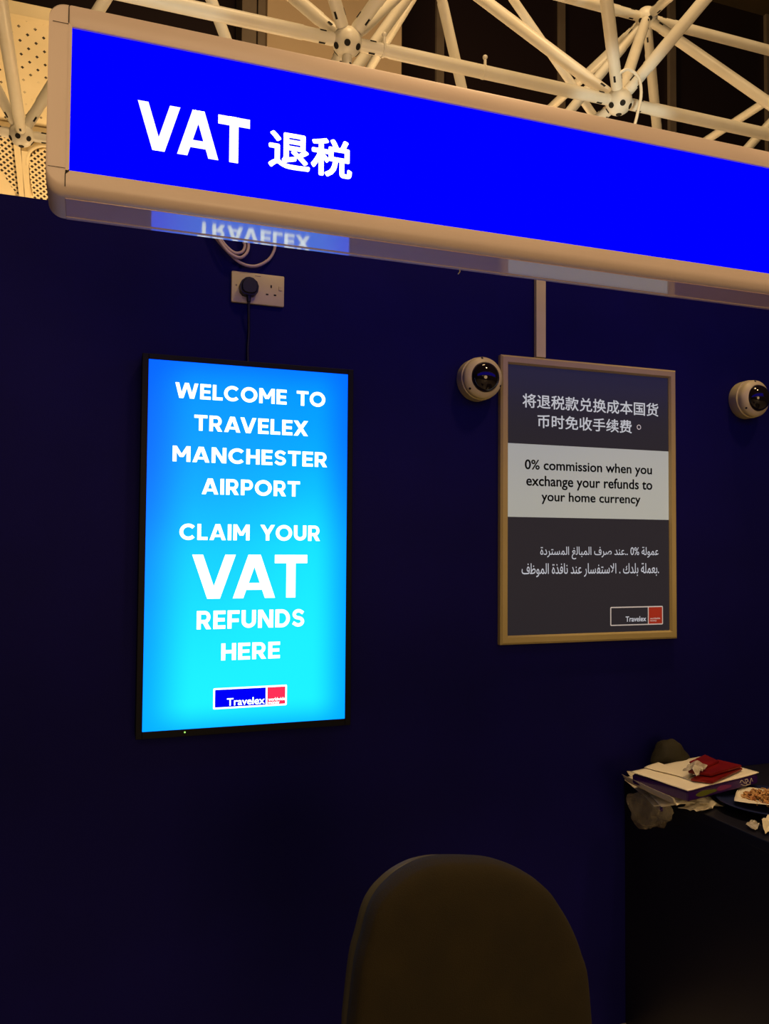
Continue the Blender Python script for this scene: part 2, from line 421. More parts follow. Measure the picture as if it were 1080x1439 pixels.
# far glazed wall with mullions
FY = 9.0
zt = at(1040, 12, FY).z
bm = bmesh.new(); box(bm, -6, 13, FY+.02, FY+.06, 0, zt+.05); win = struct(link('window_1', bm, glaz), 'dark night glazing far behind the truss')
for px0, px1 in ((611.5, 622), (783.5, 792), (938, 947), (1074, 1083)):
    a, b = at(px0, 100, FY), at(px1, 100, FY)
    bm = bmesh.new(); box(bm, a.x, b.x, FY-.05, FY+.02, 0, zt, .004); link('mullion', bm, greyb, win)
bm = bmesh.new(); box(bm, -6, 13, FY-.6, FY+.1, zt, zt+.9); box(bm, -6, 13, FY-.75, FY-.6, zt+.25, zt+.9, .01)
struct(link('beam_back', bm, brownm), 'dim brown beam above the far glazing')
a, b = at(375, 60, FY-.7), at(564.5, 60, FY-.7)
bm = bmesh.new(); box(bm, a.x, b.x, FY-.7, FY-.1, 0, zt+.9, .01); struct(link('pillar_back', bm, tanw), 'broad tan pillar in front of the far glazing')
a0 = at(339.5, 50, FY-.6)
bm = bmesh.new(); box(bm, a0.x, a0.x+(a.x-a0.x)*.62, FY-.6, FY-.1, 0, zt+.9, .01); box(bm, a0.x+(a.x-a0.x)*.66, a.x, FY-.62, FY-.1, 0, zt+.9, .01)
struct(link('trim_1', bm, greyb), 'grey brown metal cladding strip beside the tan pillar')

# sloping cream ceiling, perforated, left
def cz(Y): return 4.765 + (5-Y)*.227
def onceil(px, py):
    d = ray(px, py)          # z = 4.765+(5-Y)*.227
    t = (4.765 + (5-CAM.y)*.227 - CAM.z)/(d.z + d.y*.227); return CAM + d*t
nrm = Vector((0, .227, 1)).normalized()
e0, e1 = onceil(18, 22), onceil(70, 36)
ye = (e0.y+e1.y)/2 - .03
bm = bmesh.new()
prism(bm, [(-4.5, ye, cz(ye)), (1.0, ye, cz(ye)), (1.0, 4.86, cz(4.86)), (-4.5, 4.86, cz(4.86))], nrm*.04)
struct(link('ceiling_front', bm, perforated('perforated_small', True)), 'cream ceiling sheet with small perforations')
bm = bmesh.new()
prism(bm, [(-4.5, 4.88, cz(4.88)-.005), (1.0, 4.88, cz(4.88)-.005), (1.0, 8.2, cz(8.2)-.005), (-4.5, 8.2, cz(8.2)-.005)], nrm*.04)
struct(link('ceiling_rear', bm, cream), 'plain cream ceiling beyond the perforated sheet')
def edge(px0, py0, px1, py1, w=.03, h=.03):
    bm_ = bmesh.new(); A, B = onceil(px0, py0), onceil(px1, py1); d = (B-A).normalized(); s = d.cross(nrm)*w/2
    prism(bm_, [A-s, A+s, B+s, B-s], -nrm*h); return bm_
A = onceil(0, 20)
bm = bmesh.new(); box(bm, -4.5, 1.0, ye-.05, ye+.01, cz(ye)-.03, cz(ye)+.06, .006)
struct(link('trim_2', bm, cream), 'cream lip along the near ceiling edge')
bm = bmesh.new(); box(bm, -4.5, 1.0, 4.80, 4.86, cz(4.83)-.06, cz(4.83)-.005, .01)
struct(link('trim_3', bm, cream), 'cream rib across the ceiling at the truss node')
lat = perforated('perforated_lattice', False)
def panel(poly, label):
    bm_ = bmesh.new(); P = [onceil(*q)-nrm*.012 for q in poly]; prism(bm_, P, -nrm*.012)
    o = link('perforated_panel', bm_, lat); tag(o, label, 'ceiling panel', 'lattice ceiling panels behind the sign'); return o
panel([(-60, 180), (6, 187), (14, 192), (19, 199), (23, 210), (31, 268), (27, 272), (18, 262), (-4, 228), (-60, 150)][:9], 'cream lattice ceiling panel narrowing to a point, left of the ceiling rib')
rp = panel([(41, 222), (43, 216), (47, 211), (53, 208), (62, 206), (120, 216), (125, 290), (47, 275), (42, 245)], 'cream lattice ceiling panel with an arched top, between rib and sign')
bm = bmesh.new(); cable(bm, [onceil(*q)-nrm*.03 for q in ((37.5, 226), (38.5, 213), (43, 205), (52, 200), (63, 199), (90, 203))], .022)
link('arched_rim', bm, cream, rp, smooth='all')
for q0, q1 in (((24, 196), (33, 285)), ((35, 205), (39, 285))):
    bm = edge(*q0, *q1, .05, .05); tag(link('ceiling_rib', bm, cream), 'cream rib '+('left' if q0[0] == 24 else 'right')+' of the dark gap between the lattice panels', 'ceiling rib', 'ribs between the lattice panels')

# ================================================================== SPACE FRAME
Mo, H = 1.668, 1.195
X0, Y0, Z0 = 1.224, 1.8, 4.105
def nb(i, j): return Vector((X0+Mo*i, Y0+Mo*j, Z0))
def nt(i, j): return Vector((X0+Mo*(i+.5), Y0+Mo*(j+.5), Z0+H))
truss = thing('space_frame', 'white steel tube space frame with ball nodes above the blue sign', 'space frame', nb(0, 0))
used = {}
def node(p, far=False):
    k = tuple(round(v, 3) for v in p)
    if k in used: return
    r = .078
    bm_ = bmesh.new(); bmesh.ops.create_icosphere(bm_, subdivisions=3, radius=r)
    bmesh.ops.translate(bm_, vec=p, verts=bm_.verts)
    nd = link('ball_node', bm_, steel, truss, smooth='all')
    used[k] = nd
    for az in (0, 60, 120, 180, 240, 300):
        for el in (-32,):
            a = math.radians(az+15+(30 if el < -50 else 0)); e = math.radians(el)
            d = Vector((math.cos(a)*math.cos(e), math.sin(a)*math.cos(e), math.sin(e)))
            bm_ = bmesh.new(); lathe(bm_, p+d*(r-.006), d, [(0, .0165), (.0068, .0165)], 14); link('bore_hole', bm_, hole_m, nd)
    bm_ = bmesh.new(); lathe(bm_, p+Vector((0, 0, -r+.006)), (0, 0, -1), [(0, .0165), (.0068, .0165)], 14); link('bore_hole', bm_, hole_m, nd)
def tube(a, b, r=.036):
    a, b = Vector(a), Vector(b); d = (b-a).normalized(); L = (b-a).length
    bm_ = bmesh.new()
    lathe(bm_, a+d*.06, d, [(0, r*.72), (.02, r*.92), (.17, r*.92), (.18, r), (L-.30, r), (L-.29, r*.92), (L-.14, r*.92), (L-.12, r*.72)], 20)
    for s, q in ((1, a), (-1, b)):      # slots in the end sleeves
        e = d*s; x, y = frame_axes(d)
        for k in range(3):
            n_ = x*math.cos(k*2.094+.6)+y*math.sin(k*2.094+.6)
            c = q+e*.135+n_*r*.92
            t = e.cross(n_).normalized()
            prism(bm_, [c-e*.017-t*.006, c+e*.017-t*.006, c+e*.017+t*.006, c-e*.017+t*.006], n_*.0015, 1)
    link('tube', bm_, [steel, hole_m], truss, smooth=True)
bxs = [(-2, 0), (-1, 0), (0, 0), (1, 0), (2, 0), (-2, 1), (-1, 1), (0, 1), (1, 1), (2, 1)]
for i, j in bxs: tube(nb(i, j), nb(i+1, j))
for i, j in [(-1, 0), (0, 0), (1, 0), (2, 0)]: tube(nb(i, j), nb(i, j+1))
for i, j in [(-1, 0), (0, 0), (1, 0), (2, 0)]:
    tube(nt(i, j), nt(i+1, j)); tube(nt(i, j-1), nt(i, j))
for i, j in [(0, 0), (1, 0), (2, 0)]: tube(nt(i, j), nt(i, j)+Vector((0, Mo, 0)))
diag = []
for i in (-1, 0, 1, 2, 3):
    for j in (0, 1):
        for a_, b_ in ((0, 0), (-1, 0), (0, -1), (-1, -1)):
            if (j+b_) in (-1, 0) and -2 <= i+a_ <= 2: diag.append(((i, j), (i+a_, j+b_)))
for q, w in diag: tube(nb(*q), nt(*w))
tube(nb(2, 1)+Vector((.12, 0, 0)), nb(2, 1)+Vector((.12, 0, 0))+(at(690, -45, 2.9)-(nb(2, 1)+Vector((.12, 0, 0))))*1.0, .03)
tube(nb(0, 0)-Vector((0, 0, Z0-.0)), nb(0, 0), .028)
for i in range(-1, 4):
    for j in (0, 1): node(nb(i, j))
for i in range(-1, 3):
    for j in (-1, 0): node(nt(i, j))
node(nt(1, 0))
for px, py, k in ((679, 92, 0), (538, 60, 1)):   # stubs of cut cable ties on the front chord
    p = at(px, py, Y0); bm = bmesh.new(); rod(bm, (p.x, Y0-.02, Z0+.02), (p.x, Y0-.02, Z0+.068), .008); bmesh.ops.create_icosphere(bm, subdivisions=2, radius=.014, matrix=Matrix.Translation((p.x, Y0-.02, Z0+.072)))
    tb = Vector((p.x, Y0, Z0)); lathe(bm, tb-Vector((.006, 0, 0)), (1, 0, 0), [(0, .0385), (.012, .0385)], 20)
    link('cable_tie', bm, steel, truss, smooth=True)
p = nb(1, 0)
bm = bmesh.new(); cable(bm, [p+Vector((-.07, -.10, .10)), p+Vector((-.02, -.12, .125)), p+Vector((.05, -.12, .09)), p+Vector((.075, -.11, 0)), p+Vector((.055, -.10, -.12)), p+Vector((.01, -.1, -.3)), p+Vector((.0, -.1, -.6))], .009)
tag(link('power_cable', bm, steel, smooth='all'), 'pale cable looped over the right truss node down behind the sign', 'cable')

# ================================================================== HANGING SIGN
SY0, SY1 = -.815, -.70
zb, ztop = 2.07, 2.388
xl, xr = at(66, 150, SY0).x, 2.6
sign = thing('hanging_sign', 'long illuminated blue VAT sign box in a pale painted frame', 'sign', ((xl+xr)/2, -.76, zb))
bx0, bz1, bz0 = at(101, 60, SY0).x, 2.350, 2.109
# frame profile: rounded box ring around the lit panel
bm = bmesh.new()
def prof_x(bm, x0, x1, z0, z1, r=.018, mi=0):
    pts = []
    for cyy, cz_, a0 in ((SY0+.004, z1-.004, 90), (SY0+r, z0+r, 180), (SY1-.004, z0+.004, 270), (SY1-.004, z1-.004, 0)): pass
    def arc(c1, c2, rr, a0, n=5): return [(c1+rr*math.cos(math.radians(a0+90*i/n)), c2+rr*math.sin(math.radians(a0+90*i/n))) for i in range(n+1)]
    pts = arc(SY1-.004, z1-.004, .004, 0)+arc(SY0+.006, z1-.006, .006, 90)+arc(SY0+r, z0+r, r, 180)+arc(SY1-.006, z0+.006, .006, 270)
    prism(bm, [(x0, a, b) for a, b in pts], (x1-x0, 0, 0), mi)
def arc2(cx, cz_, r, a0, n=6): return [(cx+r*math.cos(math.radians(a0+90*i/n)), cz_+r*math.sin(math.radians(a0+90*i/n))) for i in range(n+1)]
xs = xl+.030
# top rail, bottom rail (front faces of the aluminium profile)
box(bm, xs, xr, SY0, SY1, bz1, ztop, .004)
link('top_rail', bm, signpaint, sign, smooth=True)
bm = bmesh.new()
pts = [(SY0, bz0), (SY0, zb+.020)] + [(SY0+.020-.020*math.cos(math.radians(a)), zb+.020-.020*math.sin(math.radians(a))) for a in (18, 36, 54, 72)] + [(SY0+.020, zb), (SY0+.022, zb+.0012), (SY1, zb+.0012), (SY1, bz0)]
prism(bm, [(xs, a_, b_) for a_, b_ in pts], (xr-xs, 0, 0)); link('bottom_rail', bm, signpaint, sign, smooth=True)
bm = bmesh.new(); box(bm, xs, xr, SY0+.020, SY1-.014, zb-.0012, zb+.0010, .0006); box(bm, xs, xr, SY1-.0115, SY1, zb-.0012, zb+.0010, .0006)
link('underside', bm, under_m, sign)
bm = bmesh.new(); box(bm, xs, xr, SY1-.0145, SY1-.011, zb-.0025, zb+.001); link('underside_bead', bm, signpaint, sign)
# left end cap with rounded corners
bm = bmesh.new(); R_ = .026; slices = []
def cap_slice(x, z0, z1):
    rr = .020
    return [(x, SY1, z1), (x, SY0+.004, z1), (x, SY0, z1-.004), (x, SY0, z0+rr)]+[(x, SY0+rr-rr*math.cos(math.radians(a_)), z0+rr-rr*math.sin(math.radians(a_))) for a_ in (15, 30, 45, 60, 75)]+[(x, SY0+rr, z0), (x, SY1, z0)]
for k in range(9):
    a_ = math.radians(90*k/8); dx = R_*(1-math.cos(a_)); dz = R_*(1-math.sin(a_)); slices.append(cap_slice(xl+dx, zb+dz, ztop-dz))
slices.append(cap_slice(xs, zb, ztop))
V = [[bm.verts.new(p_) for p_ in r_] for r_ in slices]
for A_, B_ in zip(V, V[1:]):
    for i in range(len(A_)):
        j = (i+1) % len(A_); bm.faces.new((A_[i], A_[j], B_[j], B_[i]))
bm.faces.new(V[0]); bm.faces.new(V[-1])
prism(bm, [(xs-.0002, SY0, bz0-.006), (bx0, SY0, bz0), (bx0, SY0, bz1), (xs-.0002, SY0, bz1+.006)], (0, SY1-SY0, 0))
link('end_cap', bm, signpaint, sign, smooth=True)
bm = bmesh.new()
box(bm, xs-.0005, xs+.0005, SY0-.0011, SY0+.002, bz1+.006, ztop-.004); link('seam', bm, seam_m, sign)
bm = bmesh.new(); box(bm, xs-.0007, xs+.0007, SY0-.0012, SY0+.002, zb+.012, bz0-.006)
q0, q1 = Vector((xs, SY0-.0012, bz0-.006)), Vector((bx0, SY0-.0012, bz0)); s = Vector((-.0005, 0, .0007)); prism(bm, [q0-s, q1-s, q1+s, q0+s], (0, .002, 0))
link('seam', bm, seam_m, sign)
bm = bmesh.new(); box(bm, xl+.006, xs, SY0-.0010, SY0+.002, ztop-.0345, ztop-.0340); link('seam', bm, seam_m, sign)
bm = bmesh.new(); box(bm, xl+.003, xs, SY0-.0010, SY0+.002, zb+.0415, zb+.0420); link('seam', bm, seam_m, sign)
bm = bmesh.new(); box(bm, bx0-.004, xr-.03, SY0+.004, SY0+.02, bz0-.004, bz1+.004); pn = link('blue_panel', bm, blue_em, sign)
PY = SY0+.0035
a, b, c, d = at(193.7, 139.8, PY), at(331.8, 229.9, PY), at(351, 169.7, PY), at(236.5, 213.4, PY)
lettering('lettering', 'VAT', PY, white_em, pn, a.x, c.x, zb=(b.z+d.z)/2, zt=(a.z+c.z)/2, bold=True)
# two Chinese characters, built bold
a, b = at(377, 190, PY), at(494, 253.7, PY); tz = at(390.8, 182.0, PY).z
lettering('lettering', '退税', PY, white_em, pn, a.x, b.x, zb=b.z, zt=tz, off=.024)

# small hooked wire end under the sign
p = atz(634, 385, zb); p.y = SY1-.006
bm = bmesh.new(); cable(bm, [p+Vector((0, 0, .0)), p+Vector((.002, 0, -.006)), p+Vector((-.002, 0, -.012))], .0012, 6)
tag(link('wire_end', bm, plastic_w), 'tiny white wire end poking from the sign underside', 'wire')

# ================================================================== WALL SCREEN
TY = -.05
tv = thing('wall_screen', 'portrait black wall screen glowing blue with white welcome text', 'screen', ((SX0+SX1)/2, 0, SZ0))
bm = bmesh.new(); box(bm, SX0-.016, SX1+.016, TY+.004, -.012, SZ0-.018, SZ1+.014, .006); box(bm, SX0+.06, SX1-.06, -.014, 0, SZ0+.2, SZ1-.2, .003)
link('housing', bm, tv_black, tv)
bm = bmesh.new()
for q in ((SX0-.016, SX0, SZ0-.018, SZ1+.014), (SX1, SX1+.016, SZ0-.018, SZ1+.014), (SX0, SX1, SZ1, SZ1+.014), (SX0, SX1, SZ0-.018, SZ0)): box(bm, q[0], q[1], TY-.003, TY+.006, q[2], q[3], .001)
bz = link('bezel', bm, tv_black, tv)
p = at(259.5, 1031, TY-.003)
bm = bmesh.new(); lathe(bm, (p.x, TY-.003, SZ0-.007), (0, -1, 0), [(-.001, .0022), (.001, .0022), (.0016, .0012)], 12); link('power_light', bm, led, bz)
bm = bmesh.new(); box(bm, SX0, SX1, TY, TY+.003, SZ0, SZ1)
disp = link('display', bm, screen_material(), tv, origin=(SX0, TY, SZ0))
W = scr_white
T2('lettering', 'WELCOME TO', TY, W, disp, (246.3, 536.8), (456.7, 572.4), bold=True)
T2('lettering', 'TRAVELEX', TY, W, disp, (273, 582.7), (432.4, 613), bold=True)
T2('lettering', 'MANCHESTER', TY, W, disp, (242.7, 626), (459.2, 656.8), bold=True)
T2('lettering', 'AIRPORT', TY, W, disp, (283.6, 671.8), (421, 698.2), bold=True)
T2('lettering', 'CLAIM YOUR', TY, W, disp, (252.2, 735.6), (449.3, 760.4), bold=True)
T2('lettering', 'VAT', TY, W, disp, (270, 779.4), (430.9, 839.3), bold=True)
T2('lettering', 'REFUNDS', TY, W, disp, (276.5, 858.6), (427, 880.6), bold=True)
T2('lettering', 'HERE', TY, W, disp, (310.9, 904.3), (393, 924.8), bold=True)
def logo(y, parent, x0, x1, xd, z0, z1, mb, mr_, mw, b, r=.003, round_=True):
    bm_ = bmesh.new(); prism(bm_, rrect(x0, x1, z0, z1, r, y-.0004), (0, .0003, 0)); pl = link('logo', bm_, mw, parent)
    bm_ = bmesh.new(); prism(bm_, rrect(x0+b, xd-b/2, z0+b, z1-b, r*.4, y-.0008), (0, .0004, 0)); link('logo_field', bm_, mb, pl)
    bm_ = bmesh.new(); prism(bm_, rrect(xd+b/2, x1-b, z0+b, z1-b, r*.4, y-.0008), (0, .0004, 0)); link('logo_square', bm_, mr_, pl)
    return pl
a, b = at(299.6, 967.4, TY), at(402.7, 990.2, TY); a2, b2 = at(299.6, 997.6, TY), at(402.7, 962, TY)
logo(TY, disp, a.x, b.x, at(374.3, 977, TY).x, (b.z+a2.z)/2, (a.z+b2.z)/2, scr_blue, scr_red, W, .0045)
T3('logo_lettering', 'Travelex', TY-.0006, W, disp, (318.6, 991.8), (371.6, 988.3), (320, 980.9), off=.014)
T3('logo_lettering', 'worldwide', TY-.0006, W, disp, (376.8, 985.0), (400.3, 983.6), (377, 980.2), off=.006)
T3('logo_lettering', 'money', TY-.0006, W, disp, (376.8, 989.2), (392.4, 988.4), (377, 984.6), off=.006)

# ================================================================== POSTER FRAME
QY = -.022
fx0, fx1 = (at(706, 497, QY).x+at(702, 905, QY).x)/2, (at(950, 521, QY).x+at(952.5, 899, QY).x)/2
fz1, fz0 = (at(706, 497, QY).z+at(950, 521, QY).z)/2, (at(702, 905, QY).z+at(952.5, 899, QY).z)/2
fb = .0265
pf = thing('poster_frame', 'lit snap frame poster about zero commission in Chinese, English and Arabic', 'poster', ((fx0+fx1)/2, 0, fz0))
bm = bmesh.new()
def mitre(bm, x0, x1, z0, z1, b, yf, yb):
    O = [(x0, z0), (x1, z0), (x1, z1), (x0, z1)]; I = [(x0+b, z0+b), (x1-b, z0+b), (x1-b, z1-b), (x0+b, z1-b)]
    M1 = [(x0+.006, z0+.006), (x1-.006, z0+.006), (x1-.006, z1-.006), (x0+.006, z1-.006)]
    M2 = [(x0+b-.005, z0+b-.005), (x1-b+.005, z0+b-.005), (x1-b+.005, z1-b+.005), (x0+b-.005, z1-b+.005)]
    rings = [[bm.verts.new((p[0], y, p[1])) for p in L] for L, y in ((O, yb), (O, yf+.006), (M1, yf), (M2, yf), (I, yf+.008), (I, yb))]
    for A_, B_ in zip(rings, rings[1:]):
        for i in range(4):
            j = (i+1) % 4; bm.faces.new((A_[i], A_[j], B_[j], B_[i]))
    for i in range(4):
        j = (i+1) % 4; bm.faces.new((rings[-1][i], rings[-1][j], rings[0][j], rings[0][i]))
mitre(bm, fx0, fx1, fz0, fz1, fb, QY, -.0005); link('snap_frame', bm, alu, pf)
VY = QY+.010
ix0, ix1, iz0, iz1 = fx0+fb-.002, fx1-fb+.002, fz0+fb-.002, fz1-fb+.002
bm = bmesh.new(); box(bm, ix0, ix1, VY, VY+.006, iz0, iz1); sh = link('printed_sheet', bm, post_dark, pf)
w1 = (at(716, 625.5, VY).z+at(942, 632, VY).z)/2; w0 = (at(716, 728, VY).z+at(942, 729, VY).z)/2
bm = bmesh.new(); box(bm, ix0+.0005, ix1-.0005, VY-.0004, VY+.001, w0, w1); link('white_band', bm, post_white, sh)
LT = post_txt
T2('lettering', '将退税款兑换成本国货', VY, LT, sh, (733.8, 552.5), (924.4, 585.8), off=.011)
T2('lettering', '币时免收手续费', VY, LT, sh, (754.7, 581.8), (887.2, 609.2), off=.011)
p = at(897.2, 600.3, VY); bm = bmesh.new(); ring = []
n_ = 20
for k, rr in enumerate((.0082, .0056)): ring.append([bm.verts.new((p.x+rr*math.cos(2*math.pi*i/n_), VY-.0006, p.z+rr*math.sin(2*math.pi*i/n_))) for i in range(n_)])
for i in range(n_): bm.faces.new((ring[0][i], ring[0][(i+1) % n_], ring[1][(i+1) % n_], ring[1][i]))
r = bmesh.ops.extrude_face_region(bm, geom=list(bm.faces)); bmesh.ops.translate(bm, vec=(0, .0005, 0), verts=[v for v in r['geom'] if isinstance(v, bmesh.types.BMVert)])
link('lettering', bm, LT, sh)
WY = VY-.0004
T3('lettering', '0% commission when you', WY, post_ink, sh, (737, 657.6), (915.5, 667.6), (742, 645.2), off=.016)
T3('lettering', 'exchange your refunds to', WY, post_ink, sh, (739, 681), (916, 689), (763, 668.0), off=.016)
T3('lettering', 'your home currency', WY, post_ink, sh, (760.5, 703.9), (899.4, 707.5), (798, 691.6), off=.016)
l1 = arab('المستردة')+' '+arab('المبالغ')+' '+arab('صرف')+' '+arab('عند')+'.. 0% '+arab('عمولة')
l2 = chr(0xFED1)+arab('الموظف')[1:]+' '+arab('نافذة')+' '+arab('عند')+' '+arab('الاستفسار')+' . '+arab('بلدك')+' '+arab('بعملة')+'.'
a, b = at(758.7, 778, VY), at(924.7, 781, VY)
lettering('lettering', l1, VY, LT, sh, a.x, b.x, zt=at(793, 767.8, VY).z, zb=at(801, 786.0, VY).z, off=.003)
a, b = at(732.6, 803, VY), at(925.3, 805, VY)
lettering('lettering', l2, VY, LT, sh, a.x, b.x, zt=at(768, 791.3, VY).z, zb=at(850, 810.5, VY).z, off=.003)
a, b = at(857, 853, VY), at(931, 877.4, VY)
logo(VY, sh, a.x, b.x, at(910.3, 865, VY).x, b.z, a.z, post_dark, post_red, LT, .0035, .004)
T3('logo_lettering', 'Travelex', VY-.0006, LT, sh, (878.6, 873.4), (907.3, 873), (880, 866.0), off=.012)
T3('logo_lettering', 'worldwide', VY-.0006, LT, sh, (913, 870.2), (927, 870), (913, 867.6), off=0)
T3('logo_lettering', 'money', VY-.0006, LT, sh, (913, 873.2), (922, 873), (913, 870.7), off=0)

# trunking feeding the poster
a, b = at(753.5, 450, -.016).x, at(766.8, 450, -.016).x
bm = bmesh.new(); box(bm, a, b, -.016, 0, fz1+.003, WT-.01, .0015); tag(link('cable_trunking', bm, plastic_w), 'narrow cream cable trunking running up from the poster frame', 'trunking')

# ================================================================== DOME CAMERAS
def dome(px, py, tilt, label):
    c = at(px, py, -.05); c.y = 0
    t = thing('dome_camera', label, 'security camera', c, 'dome security cameras on the navy wall')
    bm_ = bmesh.new(); lathe(bm_, c, (0, -1, 0), [(0, .062), (.004, .064), (.038, .064), (.040, .057)], 40); link('wall_base', bm_, plastic_w, t, smooth=True)
    d = Vector((tilt*.25, -1, -.04)).normalized(); o = c+Vector((0, -.036, 0))
    bm_ = bmesh.new(); lathe(bm_, o, d, [(0, .060), (.014, .0625), (.022, .060), (.030, .050), (.032, .045), (.028, .044)], 40)
    x, y = frame_axes(d); h = link('trim_ring', bm_, plastic_w, t, smooth=True)
    bm_ = bmesh.new(); lathe(bm_, o, d, [(.026, .0442)]+[(.030+.031*math.sin(math.radians(a_)), .0442*math.cos(math.radians(a_))) for a_ in (0, 12, 25, 38, 50, 62, 74, 83)]+[(.061, 0)], 36)
    link('smoked_dome', bm_, dome_glass, t, smooth='all')
    for k in range(3):
        a_ = math.radians(90+k*120+8); n_ = (Vector((math.cos(a_), 0, math.sin(a_)))); n_ = (n_-d*n_.dot(d)).normalized()
        q = o+d*.022+n_*.0560; bm_ = bmesh.new(); lathe(bm_, q, (d+n_*.9), [(0, .0036), (.0032, .0036)], 10); link('screw', bm_, hole_m, t)
dome(678, 531, 0, 'white dome camera touching the left edge of the poster frame')
dome(1059, 560, .25, 'white dome camera alone on the navy wall right of the poster')

# ================================================================== SOCKET, PLUG, CABLES
sk = at(362.5, 406, -.009)
x0, x1 = sk.x-.073, sk.x+.073; z0, z1 = sk.z-.043, sk.z+.043
so = thing('wall_socket', 'cream double wall socket above the blue screen', 'socket', (sk.x, 0, sk.z))
bm = bmesh.new(); box(bm, x0, x1, -.010, 0, z0, z1, .003); link('face_plate', bm, plastic_w, so, smooth=True)
hx = sk.x+.036
for nm, q in (('pin_hole', (hx-.002, hx+.002, sk.z+.006, sk.z+.014)), ('pin_hole', (hx-.0145, hx-.0075, sk.z-.015, sk.z-.011)), ('pin_hole', (hx+.0075, hx+.0145, sk.z-.015, sk.z-.011)), ('maker_mark', (sk.x-.009, sk.x+.007, z1-.009, z1-.0075))):
    bm = bmesh.new(); box(bm, q[0], q[1], -.0104, -.008, q[2], q[3]); link(nm, bm, hole_m if nm == 'pin_hole' else greyb, so)
for xx in (x0+.013, x1-.013):
    bm = bmesh.new(); lathe(bm, (xx, -.0104, sk.z+.004), (0, 1, 0), [(0, .0024), (.002, .0024)], 12); link('screw', bm, greyb, so)
bm = bmesh.new(); box(bm, x1-.016, x1-.007, -.0125, -.009, sk.z+.001, sk.z+.013, .001); link('rocker_switch', bm, plastic_w, so)
px = sk.x-.028; pz = sk.z-.004
bm = bmesh.new()
O = [(-.0235, -.012), (-.0255, .004), (-.021, .016), (-.010, .025), (0, .027), (.010, .025), (.021, .016), (.0255, .004), (.0235, -.012), (.015, -.021), (0, -.023), (-.015, -.021)]
prism(bm, [(px+a_, -.040, pz+b_) for a_, b_ in O], (0, .030, 0)); bmesh.ops.bevel(bm, geom=[e for e in bm.edges if all(v.co.y < -.039 for v in e.verts)], offset=.006, segments=3, affect='EDGES')
pg = link('plug', bm, black_p, smooth=True); tag(pg, 'black three pin plug in the left side of the wall socket', 'plug')
bm = bmesh.new(); lathe(bm, (px, -.024, pz-.019), (0, 0, -1), [(0, .008), (.012, .006), (.02, .0055)], 12); link('cord_grip', bm, black_p, pg, smooth=True)
bm = bmesh.new(); cable(bm, [(px, -.024, pz-.038), (px+.001, -.02, pz-.07), (px+.004, -.008, pz-.12), (px+.002, -.007, pz-.17), (px+.004, -.012, SZ1-.01)], .0035)
link('cord', bm, black_p, pg, smooth='all')
def W2(px_, py_, y=-.012): return at(px_, py_, y)
def cab(pts, label, r=.0042):
    bm_ = bmesh.new(); cable(bm_, pts, r); o = link('white_cable', bm_, cabw, smooth='all'); tag(o, label, 'cable', 'loose cables above the wall socket'); return o
cab([Vector((W2(287, 300).x, -.006, WT)), W2(293, 318), W2(306, 338), W2(322, 356, -.02), W2(339, 370, -.02), W2(358, 374, -.018), W2(376, 366, -.014), W2(385, 352), W2(387, 336), Vector((W2(388, 300).x, -.006, WT))], 'pale cable hanging in the widest, lowest loop above the socket')
cab([Vector((W2(291, 300).x, -.014, WT)), W2(297, 318, -.02), W2(311, 342, -.026), W2(323, 356, -.03), W2(337, 362, -.03), W2(346, 356, -.026), W2(349, 346, -.02), W2(347, 334, -.02), Vector((W2(345, 300).x, -.008, WT))], 'pale cable in the narrower outer loop above the socket left side')
cab([Vector((W2(298, 300).x, -.01, WT)), W2(304, 326, -.016), W2(316, 344, -.016), W2(329, 355, -.02), W2(340, 354, -.02), W2(344, 345, -.016), W2(341, 336, -.014), Vector((W2(338, 300).x, -.02, WT))], 'pale cable forming the innermost short loop above the socket')

# ================================================================== CHAIR
CYY = -1.0
prof = [(485, 1439), (495, 1351), (505, 1311), (515, 1274), (527.6, 1250), (543, 1233), (562, 1218), (588, 1205), (615, 1199), (637, 1198), (660, 1198.5), (682, 1200), (700.7, 1204), (726, 1213), (749.6, 1226), (766, 1241), (778, 1258), (791, 1279), (802.6, 1303), (811, 1327), (819, 1355.6), (826, 1439)]
P3 = [at(a_, b_, CYY) for a_, b_ in prof]
P2 = [(p.x*.0+(.609+(p.x-.609)*.975), p.z-.007) for p in P3]
zl = P2[0][1]; xL, xR = P2[0][0], P2[-1][0]; xm = (xL+xR)/2
zl2 = (P2[0][1]+P2[-1][1])/2
